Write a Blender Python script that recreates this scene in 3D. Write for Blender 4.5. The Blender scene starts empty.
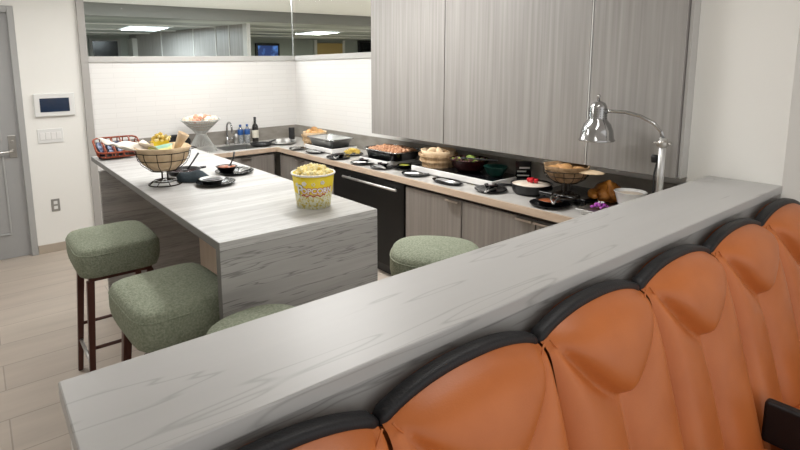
import bpy, bmesh, math, random
from mathutils import Vector, Matrix
R=random.Random(7)
PI=math.pi
C=bpy.context.scene.collection
# ------------------------------------------------------------ materials
def mat(name,col,rough=.5,metal=0,var=0,scale=(8,8,8),col2=None,bump=0,emit=0,trans=0,coord='Object',detail=4,lo=.35,hi=.65,coat=0,distort=0,bscale=None,ior=1.45,alpha=1):
    m=bpy.data.materials.new(name);m.use_nodes=True
    n=m.node_tree.nodes;l=m.node_tree.links;b=n['Principled BSDF']
    c=(*col,1)
    b.inputs['Base Color'].default_value=c;b.inputs['Roughness'].default_value=rough;b.inputs['Metallic'].default_value=metal
    b.inputs['Transmission Weight'].default_value=trans;b.inputs['Coat Weight'].default_value=coat;b.inputs['IOR'].default_value=ior
    b.inputs['Alpha'].default_value=alpha
    if emit: b.inputs['Emission Color'].default_value=c;b.inputs['Emission Strength'].default_value=emit
    if col2 or bump:
        t=n.new('ShaderNodeTexCoord');mp=n.new('ShaderNodeMapping');mp.inputs['Scale'].default_value=scale
        l.new(t.outputs[coord],mp.inputs['Vector'])
        ns=n.new('ShaderNodeTexNoise');ns.inputs['Scale'].default_value=1;ns.inputs['Detail'].default_value=detail;ns.inputs['Distortion'].default_value=distort
        l.new(mp.outputs[0],ns.inputs['Vector'])
        if col2:
            r=n.new('ShaderNodeValToRGB');r.color_ramp.elements[0].position=lo;r.color_ramp.elements[1].position=hi
            r.color_ramp.elements[0].color=c;r.color_ramp.elements[1].color=(*col2,1)
            l.new(ns.outputs['Fac'],r.inputs[0]);l.new(r.outputs[0],b.inputs['Base Color'])
        if bump:
            src=ns
            if bscale:
                src=n.new('ShaderNodeTexNoise');src.inputs['Scale'].default_value=bscale;src.inputs['Detail'].default_value=3;l.new(t.outputs[coord],src.inputs['Vector'])
            bp=n.new('ShaderNodeBump');bp.inputs['Strength'].default_value=bump;bp.inputs['Distance'].default_value=.01
            l.new(src.outputs['Fac'],bp.inputs['Height']);l.new(bp.outputs[0],b.inputs['Normal'])
    return m
def brick(name,c1,c2,mortar,w,h,ms,rough,axes='XZ',offset=.5,grain=None,bump=.1):
    m=bpy.data.materials.new(name);m.use_nodes=True
    n=m.node_tree.nodes;l=m.node_tree.links;b=n['Principled BSDF'];b.inputs['Roughness'].default_value=rough
    t=n.new('ShaderNodeTexCoord');s=n.new('ShaderNodeSeparateXYZ');cb=n.new('ShaderNodeCombineXYZ')
    l.new(t.outputs['Object'],s.inputs[0]);l.new(s.outputs[axes[0]],cb.inputs['X']);l.new(s.outputs[axes[1]],cb.inputs['Y'])
    br=n.new('ShaderNodeTexBrick');br.offset=offset
    for k,v in dict(Color1=(*c1,1),Color2=(*c2,1),Mortar=(*mortar,1)).items(): br.inputs[k].default_value=v
    for k,v in {'Scale':1,'Mortar Size':ms,'Brick Width':w,'Row Height':h,'Mortar Smooth':.2}.items(): br.inputs[k].default_value=v
    l.new(cb.outputs[0],br.inputs['Vector']);out=br.outputs['Color']
    if grain:
        mp=n.new('ShaderNodeMapping');mp.inputs['Scale'].default_value=grain;l.new(t.outputs['Object'],mp.inputs[0])
        ns=n.new('ShaderNodeTexNoise');ns.inputs['Scale'].default_value=1;ns.inputs['Detail'].default_value=5;l.new(mp.outputs[0],ns.inputs['Vector'])
        mx=n.new('ShaderNodeMix');mx.data_type='RGBA';mx.blend_type='OVERLAY';mx.inputs[0].default_value=.22
        l.new(out,mx.inputs[6]);l.new(ns.outputs['Fac'],mx.inputs[7]);out=mx.outputs[2]
    l.new(out,b.inputs['Base Color'])
    bp=n.new('ShaderNodeBump');bp.inputs['Strength'].default_value=bump;bp.inputs['Distance'].default_value=.003;bp.invert=True
    l.new(br.outputs['Fac'],bp.inputs['Height']);l.new(bp.outputs[0],b.inputs['Normal'])
    return m
def marble(name,light,mid,dark,rough,sc,vein=.5,wscale=2.2,vw=.03):
    m=bpy.data.materials.new(name);m.use_nodes=True
    n=m.node_tree.nodes;l=m.node_tree.links;b=n['Principled BSDF'];b.inputs['Roughness'].default_value=rough
    t=n.new('ShaderNodeTexCoord')
    mp=n.new('ShaderNodeMapping');mp.inputs['Scale'].default_value=sc;l.new(t.outputs['Object'],mp.inputs[0])
    n1=n.new('ShaderNodeTexNoise');n1.inputs['Scale'].default_value=1.0;n1.inputs['Detail'].default_value=6;n1.inputs['Roughness'].default_value=.62;n1.inputs['Distortion'].default_value=.3
    l.new(mp.outputs[0],n1.inputs['Vector'])
    r=n.new('ShaderNodeValToRGB');r.color_ramp.elements[0].position=.36;r.color_ramp.elements[1].position=.60
    r.color_ramp.elements[0].color=(*mid,1);r.color_ramp.elements[1].color=(*light,1)
    l.new(n1.outputs['Fac'],r.inputs[0])
    mp2=n.new('ShaderNodeMapping');mp2.inputs['Scale'].default_value=tuple(v*wscale*.25 for v in sc);mp2.inputs['Location'].default_value=(3,1.7,5);l.new(t.outputs['Object'],mp2.inputs[0])
    n2=n.new('ShaderNodeTexNoise');n2.inputs['Scale'].default_value=1;n2.inputs['Detail'].default_value=5;n2.inputs['Roughness'].default_value=1.0
    l.new(mp2.outputs[0],n2.inputs['Vector'])
    r2=n.new('ShaderNodeValToRGB');e=r2.color_ramp.elements
    e[0].position=.5-vw;e[0].color=(0,0,0,1);e[1].position=.5+vw;e[1].color=(0,0,0,1);k=e.new(.50);k.color=(vein,vein,vein,1)
    l.new(n2.outputs['Fac'],r2.inputs[0])
    mx=n.new('ShaderNodeMix');mx.data_type='RGBA';l.new(r2.outputs[0],mx.inputs[0]);l.new(r.outputs[0],mx.inputs[6]);mx.inputs[7].default_value=(*dark,1)
    l.new(mx.outputs[2],b.inputs['Base Color'])
    return m
M={}
M['wall']=mat('wall_paint',(.80,.79,.75),.7,bump=.03,scale=(60,60,60))
M['ceil']=mat('ceiling_paint',(.86,.86,.84),.8)
M['trim']=mat('greige_trim',(.40,.385,.365),.45)
M['trimlight']=mat('light_grey_trim',(.52,.51,.49),.45)
M['door']=mat('door_paint',(.33,.33,.325),.45)
M['doorframe']=mat('door_frame_paint',(.37,.37,.36),.4)
M['base']=mat('baseboard_taupe',(.42,.36,.29),.6)
M['floor']=brick('floor_planks',(.45,.385,.325),(.49,.425,.36),(.33,.28,.235),1.22,.305,.004,.42,'XY',.37,(1.2,9,1))
M['tile']=brick('white_tile',(.80,.79,.77),(.82,.81,.79),(.745,.735,.715),.41,.052,.0025,.25,'XZ',.5,bump=.15)
M['tile2']=brick('white_tile_side',(.80,.79,.77),(.82,.81,.79),(.745,.735,.715),.41,.052,.0025,.25,'YZ',.5,bump=.15)
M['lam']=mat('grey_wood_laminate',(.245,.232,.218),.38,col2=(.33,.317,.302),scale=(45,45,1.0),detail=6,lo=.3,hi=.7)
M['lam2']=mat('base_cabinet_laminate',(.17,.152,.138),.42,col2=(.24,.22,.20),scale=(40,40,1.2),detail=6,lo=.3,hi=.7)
M['gap']=mat('recess_shadow_tone',(.03,.02,.016),.7)  # shadow line under the wood counter edge, painted into this colour
M['top']=mat('counter_stone',(.43,.415,.39),.3,col2=(.54,.525,.50),scale=(9,9,9),detail=6)
M['edge']=mat('counter_wood_edge',(.47,.36,.27),.45,col2=(.55,.44,.34),scale=(30,3,30))
M['splash']=mat('backsplash_stone',(.24,.22,.19),.4,col2=(.33,.31,.28),scale=(5,5,12))
M['marble_i']=marble('island_marble',(.52,.515,.50),(.38,.372,.36),(.24,.232,.225),.35,(.5,13,13),.5)
M['marble_f']=marble('waterfall_marble',(.43,.422,.408),(.33,.322,.31),(.15,.145,.14),.35,(.45,6,7.5),.75,2.0,.018)
M['marble_d']=marble('island_panel_stone',(.46,.44,.42),(.34,.325,.31),(.20,.19,.185),.5,(.6,10,16),.6)
M['marble_l']=marble('ledge_marble',(.46,.452,.44),(.425,.418,.405),(.25,.245,.235),.42,(.28,3,3),.5,1.5,.009)
M['marble_a']=marble('ledge_front_marble',(.42,.412,.40),(.33,.322,.31),(.18,.175,.165),.4,(.5,4,6),.6)
M['edgeshade']=mat('edge_shade_tone',(.17,.165,.155),.5)  # shaded tone for the island's left edge
M['lightwood']=mat('light_wood_panel',(.70,.58,.47),.5,col2=(.78,.66,.54),scale=(20,20,3))
M['paperdark']=mat('dark_kraft_paper',(.20,.12,.055),.8,col2=(.34,.22,.12),scale=(25,25,25),bump=.4)
M['green']=mat('green_upholstery',(.19,.215,.15),.9,col2=(.30,.325,.245),scale=(110,110,110),detail=5,bump=.5)
M['legwood']=mat('dark_red_wood',(.06,.018,.012),.35,col2=(.09,.03,.02),scale=(20,20,3))
M['steel']=mat('brushed_steel',(.55,.55,.54),.36,1)
M['chrome']=mat('chrome',(.42,.42,.42),.14,1)
M['handle']=mat('satin_nickel',(.45,.43,.40),.3,1)
M['blackg']=mat('black_gloss',(.005,.005,.006),.18)
M['fridge']=mat('fridge_black',(.004,.004,.004),.35,ior=1.3)
M['black']=mat('black_matte',(.014,.014,.015),.45)
M['iron']=mat('cast_iron',(.012,.012,.013),.35,bump=.2,scale=(80,80,80))
M['wire']=mat('bronze_wire',(.035,.024,.016),.35,.7)
M['orange']=mat('orange_leather',(.50,.140,.034),.38,col2=(.56,.165,.042),scale=(6,6,6),bump=.06,bscale=220)
M['rim']=mat('black_leather',(.006,.006,.008),.48,bump=.15,scale=(200,200,200))
M['white']=mat('white_ceramic',(.80,.79,.77),.25)
M['whitep']=mat('white_plastic',(.72,.72,.70),.4)
M['screen']=mat('dark_blue_screen',(.010,.025,.06),.12)
M['nickel']=mat('outlet_metal',(.30,.29,.27),.4,.3)
M['paper']=mat('kraft_paper',(.60,.44,.27),.8,col2=(.70,.54,.36),scale=(25,25,25),bump=.4)
M['napkin']=mat('white_paper',(.78,.72,.64),.8,bump=.3,scale=(20,20,20))
M['popcorn']=mat('popcorn',(.85,.66,.20),.8,col2=(.95,.88,.55),scale=(55,55,55),bump=.4)
M['popwhite']=mat('pale_pastry',(.80,.64,.50),.8,col2=(.90,.80,.68),scale=(45,45,45))
M['pastrypink']=mat('pink_pastry',(.62,.32,.22),.8)
M['buckety']=mat('bucket_yellow',(.85,.66,.03),.45)
M['bucketp']=mat('bucket_popcorn_print',(.80,.80,.62),.45,col2=(.62,.50,.06),scale=(95,95,95),lo=.45,hi=.62,detail=2)
M['bucketw']=mat('bucket_white',(.82,.80,.74),.45)
M['red']=mat('print_red',(.50,.02,.03),.5)
M['redorange']=mat('orange_red_lacquer',(.25,.045,.014),.45)
M['blue']=mat('blue_packet',(.01,.015,.05),.4,col2=(.20,.24,.34),scale=(26,26,26),lo=.5,hi=.6)
M['chip']=mat('corn_chips',(.62,.42,.06),.7,col2=(.75,.58,.16),scale=(30,30,30))
M['greenf']=mat('fresh_greens',(.08,.16,.02),.6,col2=(.35,.42,.08),scale=(40,40,40))
M['mint']=mat('mint_bag',(.30,.55,.42),.4,col2=(.75,.70,.25),scale=(12,12,12),lo=.5,hi=.6)
M['bread']=mat('bread_crust',(.45,.20,.06),.6,col2=(.66,.42,.18),scale=(12,12,12))
M['meat']=mat('meatball',(.30,.12,.05),.55,col2=(.60,.34,.20),scale=(40,40,40),bump=.4)
M['roast']=mat('roast_skin',(.14,.04,.008),.25,col2=(.50,.20,.03),scale=(16,16,16),bump=.3)
M['purple']=mat('purple_petal',(.26,.02,.32),.6,col2=(.45,.10,.45),scale=(40,40,40))
M['cream']=mat('cream_dip',(.72,.60,.48),.45,col2=(.80,.72,.62),scale=(20,20,20))
M['straw']=mat('strawberry',(.60,.02,.03),.3,bump=.3,scale=(180,180,180))
M['sauce']=mat('brown_sauce',(.32,.09,.03),.3)
M['sauceg']=mat('green_yellow_dip',(.38,.36,.05),.4,col2=(.12,.16,.03),scale=(30,30,30))
M['slat']=mat('basket_wood',(.42,.27,.14),.7,col2=(.60,.43,.26),scale=(30,30,8))
M['darkred']=mat('dark_red_bowl',(.03,.006,.007),.25)
M['salad']=mat('dark_salad',(.02,.04,.012),.6,col2=(.18,.05,.06),scale=(60,60,60))
M['teal']=mat('dark_green_enamel',(.008,.045,.035),.3)
M['wineg']=mat('wine_glass_dark',(.012,.01,.008),.08,coat=.5)
M['wlabel']=mat('cream_label',(.72,.68,.58),.7)
M['water']=mat('clear_plastic',(.86,.90,.93),.08,trans=.75,ior=1.3)
M['wblue']=mat('blue_bottle_label',(.02,.09,.30),.4)
M['wicker']=mat('white_wire_coat',(.55,.56,.54),.4)
M['mitt']=mat('slate_napkin',(.03,.045,.055),.8,bump=.3,scale=(60,60,60))
M['glass']=mat('clear_glass',(.93,.96,.95),.02,trans=1,ior=1.02)
M['diff']=mat('lamp_diffuser',(1,.97,.92),.5,emit=3)
M['diffb']=mat('cool_lamp_diffuser',(.80,.93,1),.5,emit=.9)
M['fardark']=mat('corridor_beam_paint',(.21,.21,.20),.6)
M['farceil']=mat('corridor_ceiling',(.50,.52,.49),.6,col2=(.20,.225,.205),scale=(.5,1.6,1))  # pale streaks paint bright reflections onto the low ceiling
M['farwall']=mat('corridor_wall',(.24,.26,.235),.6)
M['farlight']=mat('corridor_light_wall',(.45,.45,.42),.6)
M['tan']=mat('tan_door_veneer',(.36,.26,.10),.5)
M['tvblue']=mat('screen_picture',(.015,.03,.10),.3,col2=(.10,.25,.65),scale=(3,3,3),lo=.5,hi=.7)
def emis(m,s):
    b=m.node_tree.nodes['Principled BSDF']
    for k in m.node_tree.links:
        if k.to_socket==b.inputs['Base Color']: m.node_tree.links.new(k.from_socket,b.inputs['Emission Color'])
    b.inputs['Emission Strength'].default_value=s
emis(M['tvblue'],1.2)
# ------------------------------------------------------------ mesh helpers
def BM(): return bmesh.new()
def obj(name,bm,m,parent=None,smooth=False,bevel=0,seg=2,subsurf=0,solid=0,label=None,keep=False):
    me=bpy.data.meshes.new(name)
    bmesh.ops.recalc_face_normals(bm,faces=bm.faces[:]) if not keep else None
    bm.to_mesh(me);bm.free()
    for x in (m if isinstance(m,(list,tuple)) else [m]): me.materials.append(M[x])
    if smooth:
        for p in me.polygons: p.use_smooth=True
    o=bpy.data.objects.new(name,me);C.objects.link(o)
    if parent: o.parent=parent
    if solid: s=o.modifiers.new('Solid','SOLIDIFY');s.thickness=solid;s.offset=0
    if bevel:
        b=o.modifiers.new('Bevel','BEVEL');b.width=bevel;b.segments=seg;b.limit_method='ANGLE';b.angle_limit=math.radians(40)
    if subsurf: s=o.modifiers.new('Sub','SUBSURF');s.levels=subsurf;s.render_levels=subsurf
    if label: o['label']=label
    return o
def tag(o,label,cat,group=None,kind=None):
    o['label']=label;o['category']=cat
    if group:o['group']=group
    if kind:o['kind']=kind
    return o
def st(o): o['kind']='structure';return o
def thing(name,label,cat,loc=(0,0,0),rz=0,group=None):
    o=bpy.data.objects.new(name,None);C.objects.link(o);o.empty_display_size=.05
    o.location=loc;o.rotation_euler=(0,0,rz);return tag(o,label,cat,group)
def box(bm,x0,x1,y0,y1,z0,z1,mi=0,mtx=None):
    vs=[bm.verts.new((x,y,z)) for x in (x0,x1) for y in (y0,y1) for z in (z0,z1)]
    if mtx:
        for v in vs: v.co=mtx@v.co
    for f in ((0,1,3,2),(4,6,7,5),(0,4,5,1),(2,3,7,6),(0,2,6,4),(1,5,7,3)):
        q=bm.faces.new([vs[i] for i in f]);q.material_index=mi
    return bm
def bx(*a,**k): return box(BM(),*a,**k)
def lathe(bm,prof,n=28,cx=0,cy=0,cz=0,mi=0,sx=1,sy=1,wob=None):
    rings=[]
    for (r,z) in prof:
        if r<1e-5: rings.append([bm.verts.new((cx,cy,cz+z))])
        else: rings.append([bm.verts.new((cx+r*sx*math.cos(2*PI*i/n)*(1+(wob(i,z) if wob else 0)),cy+r*sy*math.sin(2*PI*i/n)*(1+(wob(i,z) if wob else 0)),cz+z)) for i in range(n)])
    for a,b in zip(rings,rings[1:]):
        for i in range(n):
            j=(i+1)%n
            vs=[a[i%len(a)],a[j%len(a)],b[j%len(b)],b[i%len(b)]];u=[]
            for v in vs:
                if v not in u:u.append(v)
            if len(u)>2:
                f=bm.faces.new(u);f.material_index=mi
    return bm
def tube(bm,pts,r,n=8,closed=False,mi=0):
    pts=[Vector(p) for p in pts];N=len(pts);rings=[];up=None
    for i,p in enumerate(pts):
        if closed: d=pts[(i+1)%N]-pts[i-1]
        else: d=pts[min(i+1,N-1)]-pts[max(i-1,0)]
        d.normalize()
        if up is None:
            up=Vector((0,0,1)) if abs(d.z)<.9 else Vector((1,0,0))
        a=d.cross(up)
        if a.length<1e-4: a=d.cross(Vector((0,1,0)))
        a.normalize();b=a.cross(d);b.normalize();up=b
        rr=r[i] if isinstance(r,(list,tuple)) else r
        rings.append([bm.verts.new(p+a*rr*math.cos(2*PI*k/n)+b*rr*math.sin(2*PI*k/n)) for k in range(n)])
    for i in range(N if closed else N-1):
        A,B=rings[i],rings[(i+1)%N]
        for k in range(n):
            f=bm.faces.new((A[k],A[(k+1)%n],B[(k+1)%n],B[k]));f.material_index=mi
    if not closed: bm.faces.new(rings[0][::-1]).material_index=mi;bm.faces.new(rings[-1]).material_index=mi
    return bm
def circ(r,z,n=28,cx=0,cy=0,sx=1,sy=1): return [(cx+r*sx*math.cos(2*PI*i/n),cy+r*sy*math.sin(2*PI*i/n),z) for i in range(n)]
def blob(bm,x,y,z,r,sub=1,sc=(1,1,1),jit=.15,mi=0,rot=None):
    q=bmesh.ops.create_icosphere(bm,subdivisions=sub,radius=r)
    rm=Matrix.Rotation(R.uniform(0,6.28),3,Vector((R.random()-.5,R.random()-.5,R.random()+.01)).normalized()) if rot is None else rot
    for v in q['verts']:
        c=v.co*(1+R.uniform(-jit,jit));c=Vector((c.x*sc[0],c.y*sc[1],c.z*sc[2]));v.co=rm@c+Vector((x,y,z))
        for f in v.link_faces: f.material_index=mi
    return bm
def cyl(bm,x,y,z0,z1,r,n=24,mi=0): return lathe(bm,[(0,z0),(r,z0),(r,z1),(0,z1)],n,x,y,0,mi)
def dup(root,loc,rz=None,label=None):
    r=root.copy();C.objects.link(r);r.location=loc
    if rz is not None: r.rotation_euler=(0,0,rz)
    if label:r['label']=label
    for ch in root.children:
        c=ch.copy();C.objects.link(c);c.parent=r
        for g in ch.children:
            d=g.copy();C.objects.link(d);d.parent=c
    return r
# ------------------------------------------------------------ dimensions
WY=5.81;RX=3.406;CX=3.07;WX=3.163;KX=2.75;KB=5.15;CT=.91;CB=1.166;IT=1.12;LT=1.19
# ------------------------------------------------------------ shell
st(obj('floor',bx(-3,3.8,-1.5,WY+.12,-.1,0),'floor'))
st(obj('ceiling',bx(-3,3.8,-1.5,WY,2.78,2.88),'ceil'))
bm=bx(-3,-.50,WY,WY+.12,0,2.78);box(bm,.40,1.0,WY,WY+.12,0,2.78);box(bm,-.50,.40,WY,WY+.12,2.40,2.78)
st(obj('wall_back',bm,'wall'))
bm=bx(1.0,RX,WY+.001,WY+.12,0,1.877)
st(obj('wall_back_tile',bm,'tile'))
bm=bx(RX,RX+.12,1.206,WY+.12,0,1.877)
st(obj('wall_right_tile',bm,'tile2'))
bm=bx(RX,RX+.12,1.206,3.80,1.877,2.78);box(bm,WX,RX+.12,.795,1.206,0,2.78)
box(bm,RX+.12,3.56,.795,.90,0,2.78);box(bm,3.56,3.66,-1.5,.90,0,2.78)
st(obj('wall_right',bm,'wall'))
st(obj('wall_left',bx(-3.1,-3,-1.5,WY+.12,0,2.88),'wall'))
bm=bx(.93,1.0,WY-.035,WY,0,2.78)
st(obj('trim_1',bm,'trim',bevel=.003))
st(obj('trim_2',bx(1.0,RX,WY-.015,WY+.12,1.877,1.937),'trimlight',bevel=.003))
st(obj('trim_3',bx(RX-.015,RX+.12,3.80,WY-.015,1.877,1.937),'trimlight',bevel=.003))
w1=st(obj('window_1',bx(1.0,RX-.012,WY+.04,WY+.05,1.937,2.78),'glass'))
w2=st(obj('window_2',bx(RX+.04,RX+.05,3.80,WY+.03,1.937,2.78),'glass'))
st(obj('trim_4',bx(RX-.006,RX+.006,WY+.03,WY+.05,1.937,2.78),'steel'))
st(obj('baseboard_back',bx(.402,.929,WY-.012,WY,0,.085),'base',bevel=.003))
# ------------------------------------------------------------ corridor beyond the glass
st(obj('floor_corridor',bx(1,14,WY+.12,12.2,-.1,0),'floor'))
st(obj('floor_corridor_side',bx(3.8,14,2,WY+.12,-.1,0),'floor'))
st(obj('ceiling_corridor',bx(1,14,WY+.12,7.77,2.70,2.8),'ceil'))
st(obj('ceiling_corridor_side',bx(RX+.12,14,2,WY+.12,2.70,2.8),'ceil'))
st(obj('ceiling_corridor_low',bx(1,14,7.87,12,2.53,2.6),'farceil'))
st(obj('trim_5',bx(1,14,7.77,7.87,2.53,2.8),'fardark'))
st(obj('wall_far',bx(1,14,12,12.2,0,2.8),'farwall'))
st(obj('wall_far_left',bx(.9,1.0,WY+.12,12.2,0,2.8),'farlight'))
st(obj('wall_far_right',bx(14,14.1,2,12.2,0,2.8),'farwall'))
st(obj('wall_far_near',bx(RX+.12,14,1.9,2,0,2.8),'farwall'))
for yy in (9.0,10.2,11.1): st(obj('trim_6',bx(1,14,yy,yy+.05,2.515,2.53),'whitep'))
# slanted panelled wall
bm=BM();a=Vector((2.9,11.9,0));b=Vector((3.86,8.3,0));d=(b-a);L=d.length;ang=math.atan2(d.y,d.x);mt=Matrix.Translation(a)@Matrix.Rotation(ang,4,'Z')
box(bm,0,L,0,.08,0,2.53,0,mt)
pw=st(obj('wall_corridor_panelled',bm,'lam'))
bm=BM()
for k in (.33,.62,.80,.9): box(bm,L*k,L*k+.02,-.012,0,0,2.53,0,mt)
st(obj('trim_7',bm,'trimlight'))
st(obj('trim_8',bx(3.86,3.93,8.15,8.3,0,2.53),'trimlight'))
st(obj('wall_corridor_light',bx(2.88,3.2,11.6,11.99,0,2.45),'farlight'))
def tv(x0,x1,z0,z1,label,scr='screen',frame='black'):
    t=thing('wall_television',label,'television',((x0+x1)/2,11.99,z0))
    w=(x1-x0)/2
    obj('television_frame',bx(-w-.06,w+.06,-.05,0.005,-.06,z1-z0+.06),frame,t,bevel=.005)
    obj('screen',bx(-w,w,-.06,-.0505,0,z1-z0),scr,t)
tv(2.17,2.66,2.02,2.40,'dark screen on the corridor wall seen through the left end of the glass','blackg','fardark')
tv(5.95,6.5,1.92,2.34,'blue lit television seen through the glass near the wall corner','tvblue')
tv(9.15,9.9,2.05,2.45,'dark screen seen through the side glass beside the tall cabinets','blackg')
td=thing('corridor_door','tan veneer door seen through the side glass','door',(8.1,11.99,0))
obj('door_leaf',bx(-.42,.42,-.06,0,0,2.42),'tan',td);obj('door_frame',box(bx(-.5,-.42,-.07,0,0,2.5),.42,.5,-.07,0,0,2.5),'farlight',td)
def ceil_light(x,y,w,l,z,label,em='diff',grp=None):
    t=thing('ceiling_light',label,'ceiling light',(x,y,z),0,grp)
    fr=BM()
    for q in ((-w-.02,-w,-l,l),(w,w+.02,-l,l),(-w-.02,w+.02,-l-.02,-l),(-w-.02,w+.02,l,l+.02)): box(fr,q[0],q[1],q[2],q[3],-.02,0)
    obj('frame',fr,'whitep',t);obj('diffuser',bx(-w,w,-l,l,-.012,-.001),em,t)
ceil_light(2.6,9.6,.35,.45,2.53,'cool white square lamp in the corridor ceiling left of the panelled wall','diffb')
ceil_light(6.2,9.6,.35,.45,2.53,'cool white square lamp in the corridor ceiling beyond the glass corner','diffb')
# ------------------------------------------------------------ entry door
d=st(obj('door_1',bx(-.44,.345,WY+.02,WY+.06,.01,2.34),'door'))
bm=BM()
for z0,z1 in ((.24,1.02),(1.16,2.16)):
    for q in ((-.30,-.285,z0,z1),(.185,.20,z0,z1),(-.285,.185,z0,z0+.015),(-.285,.185,z1-.015,z1)): box(bm,q[0],q[1],WY+.008,WY+.02,q[2],q[3])
obj('panel_moulding',bm,'doorframe',d,bevel=.003)
bm=bx(.25,.312,WY+.008,WY+.02,.99,1.20);cyl(bm,0,0,0,.03,.018,16)
for v in bm.verts:
    if abs(v.co.x)<.05 and v.co.z<.05: v.co=Vector((.28+v.co.x,WY+.01-v.co.z,1.05+v.co.y))
tube(bm,[(.28,WY-.03,1.05),(.24,WY-.035,1.05),(.15,WY-.033,1.047)],[.011,.011,.009])
cyl(bm,0,0,0,.014,.014,16)
for v in bm.verts:
    if abs(v.co.x)<.05 and v.co.z<.05: v.co=Vector((.28+v.co.x,WY+.008-v.co.z,1.14+v.co.y))
obj('door_handle',bm,'handle',d,bevel=.002)
bm=bx(.345,.40,WY-.02,WY+.06,0,2.40);box(bm,-.50,-.44,WY-.02,WY+.06,0,2.40);box(bm,-.44,.345,WY-.02,WY+.06,2.34,2.40)
st(obj('trim_9',bm,'doorframe',bevel=.004))
# ------------------------------------------------------------ wall devices
t=thing('wall_touch_panel','white framed touch panel with a dark blue screen, on the white wall by the door','touch panel',(.665,WY,1.36))
obj('housing',bx(-.178,.178,-.03,0,0,.225),'whitep',t,bevel=.008);obj('screen',bx(-.128,.128,-.034,-.0305,.045,.178),'screen',t)
t=thing('light_switch','white multi gang switch plate below the touch panel','light switch',(.605,WY,1.10))
obj('switch_plate',bx(-.112,.112,-.008,0,0,.14),'whitep',t,bevel=.003)
for k in range(4): obj('rocker',bx(-.092+k*.048,-.052+k*.048,-.013,-.0085,.035,.105),'white',t,bevel=.002)
t=thing('power_outlet','grey metal duplex outlet low on the white wall','power outlet',(.59,WY,.41))
obj('outlet_plate',bx(-.038,.038,-.006,0,0,.125),'nickel',t,bevel=.003)
for z in (.022,.072):
    bm=bx(-.017,.017,-.010,-.0065,z,z+.032)
    s=obj('socket',bm,'whitep',t,bevel=.003)
# ------------------------------------------------------------ upper cabinets
def panel_cab(y0,y1,label):
    t=thing('upper_cabinet',label,'cabinet',(0,0,0),0,'tall grey wood wall cabinets above the buffet counter')
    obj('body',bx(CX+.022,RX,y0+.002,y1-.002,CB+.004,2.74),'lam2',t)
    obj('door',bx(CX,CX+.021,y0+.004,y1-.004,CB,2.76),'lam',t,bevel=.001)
panel_cab(2.925,3.85,'grey wood wall cabinet at the far end, next to the white tile')
panel_cab(1.739,2.925,'wide grey wood wall cabinet in the middle above the salad bowl')
panel_cab(1.222,1.731,'grey wood wall cabinet at the near end behind the heat lamp')
st(obj('trim_10',bx(CX-.002,CX+.0215,1.7325,1.7375,CB+.003,2.76),'whitep'))
st(obj('trim_11',bx(CX+.02,WX,1.2065,1.2215,CB,2.76),'trimlight'))
# ------------------------------------------------------------ counters
t=thing('worktop','pale stone L-shaped buffet worktop with a tan wood front edge','worktop')
hy0,hy1,hx0,hx1=5.26,5.62,2.19,2.60
bm=bx(KX+.02,RX-.001,1.21,WY-.001,CT-.04,CT)
box(bm,1.72,hx0,KB+.02,WY-.001,CT-.04,CT);box(bm,hx1,KX+.02,KB+.02,WY-.001,CT-.04,CT);box(bm,hx0,hx1,KB+.02,hy0,CT-.04,CT);box(bm,hx0,hx1,hy1,WY-.001,CT-.04,CT)
obj('stone_top',bm,'top',t)
bm=bx(KX,KX+.0195,1.21,KB+.02,CT-.045,CT+.001);box(bm,1.72,KX,KB,KB+.0195,CT-.045,CT+.001)
obj('wood_edge',bm,'edge',t)
bm=bx(RX-.02,RX-.001,1.21,WY-.021,CT+.0005,1.066);box(bm,1.0,RX-.001,WY-.02,WY-.001,CT+.0005,1.066)
st(obj('trim_12',bm,'splash'))
s=thing('sink','steel sink basin set into the worktop by the faucet','sink',(0,0,0))
bm=bx(hx0+.001,hx0+.011,hy0+.001,hy1-.001,CT-.18,CT+.003);box(bm,hx1-.011,hx1-.001,hy0+.001,hy1-.001,CT-.18,CT+.003)
box(bm,hx0+.011,hx1-.011,hy0+.001,hy0+.011,CT-.18,CT+.003);box(bm,hx0+.011,hx1-.011,hy1-.011,hy1-.001,CT-.18,CT+.003);box(bm,hx0+.001,hx1-.001,hy0+.001,hy1-.001,CT-.19,CT-.18)
obj('basin',bm,'steel',s);obj('drain',cyl(BM(),2.39,5.44,CT-.18,CT-.176,.03),'chrome',s)
t=thing('faucet','tall chrome gooseneck faucet behind the sink','faucet',(2.40,5.70,CT))
obj('base',lathe(BM(),[(0,0),(.028,0),(.026,.02),(.018,.05),(.016,.10),(0,.10)],20),'chrome',t,True)
obj('spout',tube(BM(),[(0,0,.09)]+[(0,-.07+.07*math.cos(a),.20+.07*math.sin(a)) for a in [i*PI/10 for i in range(11)]]+[(0,-.14,.15)],.011,10),'chrome',t,True)
obj('lever',tube(BM(),[(.016,0,.06),(.06,0,.075),(.085,0,.10)],[.009,.007,.006],8),'chrome',t,True)
t=thing('soap_dispenser','small steel pump dispenser right of the faucet','soap dispenser',(2.52,5.72,CT))
obj('bottle',lathe(BM(),[(0,0),(.03,0),(.03,.10),(.012,.12),(0,.12)],18),'steel',t,True);obj('pump',tube(BM(),[(0,0,.12),(0,0,.16),(0,-.04,.165)],.006),'chrome',t,True)
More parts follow.
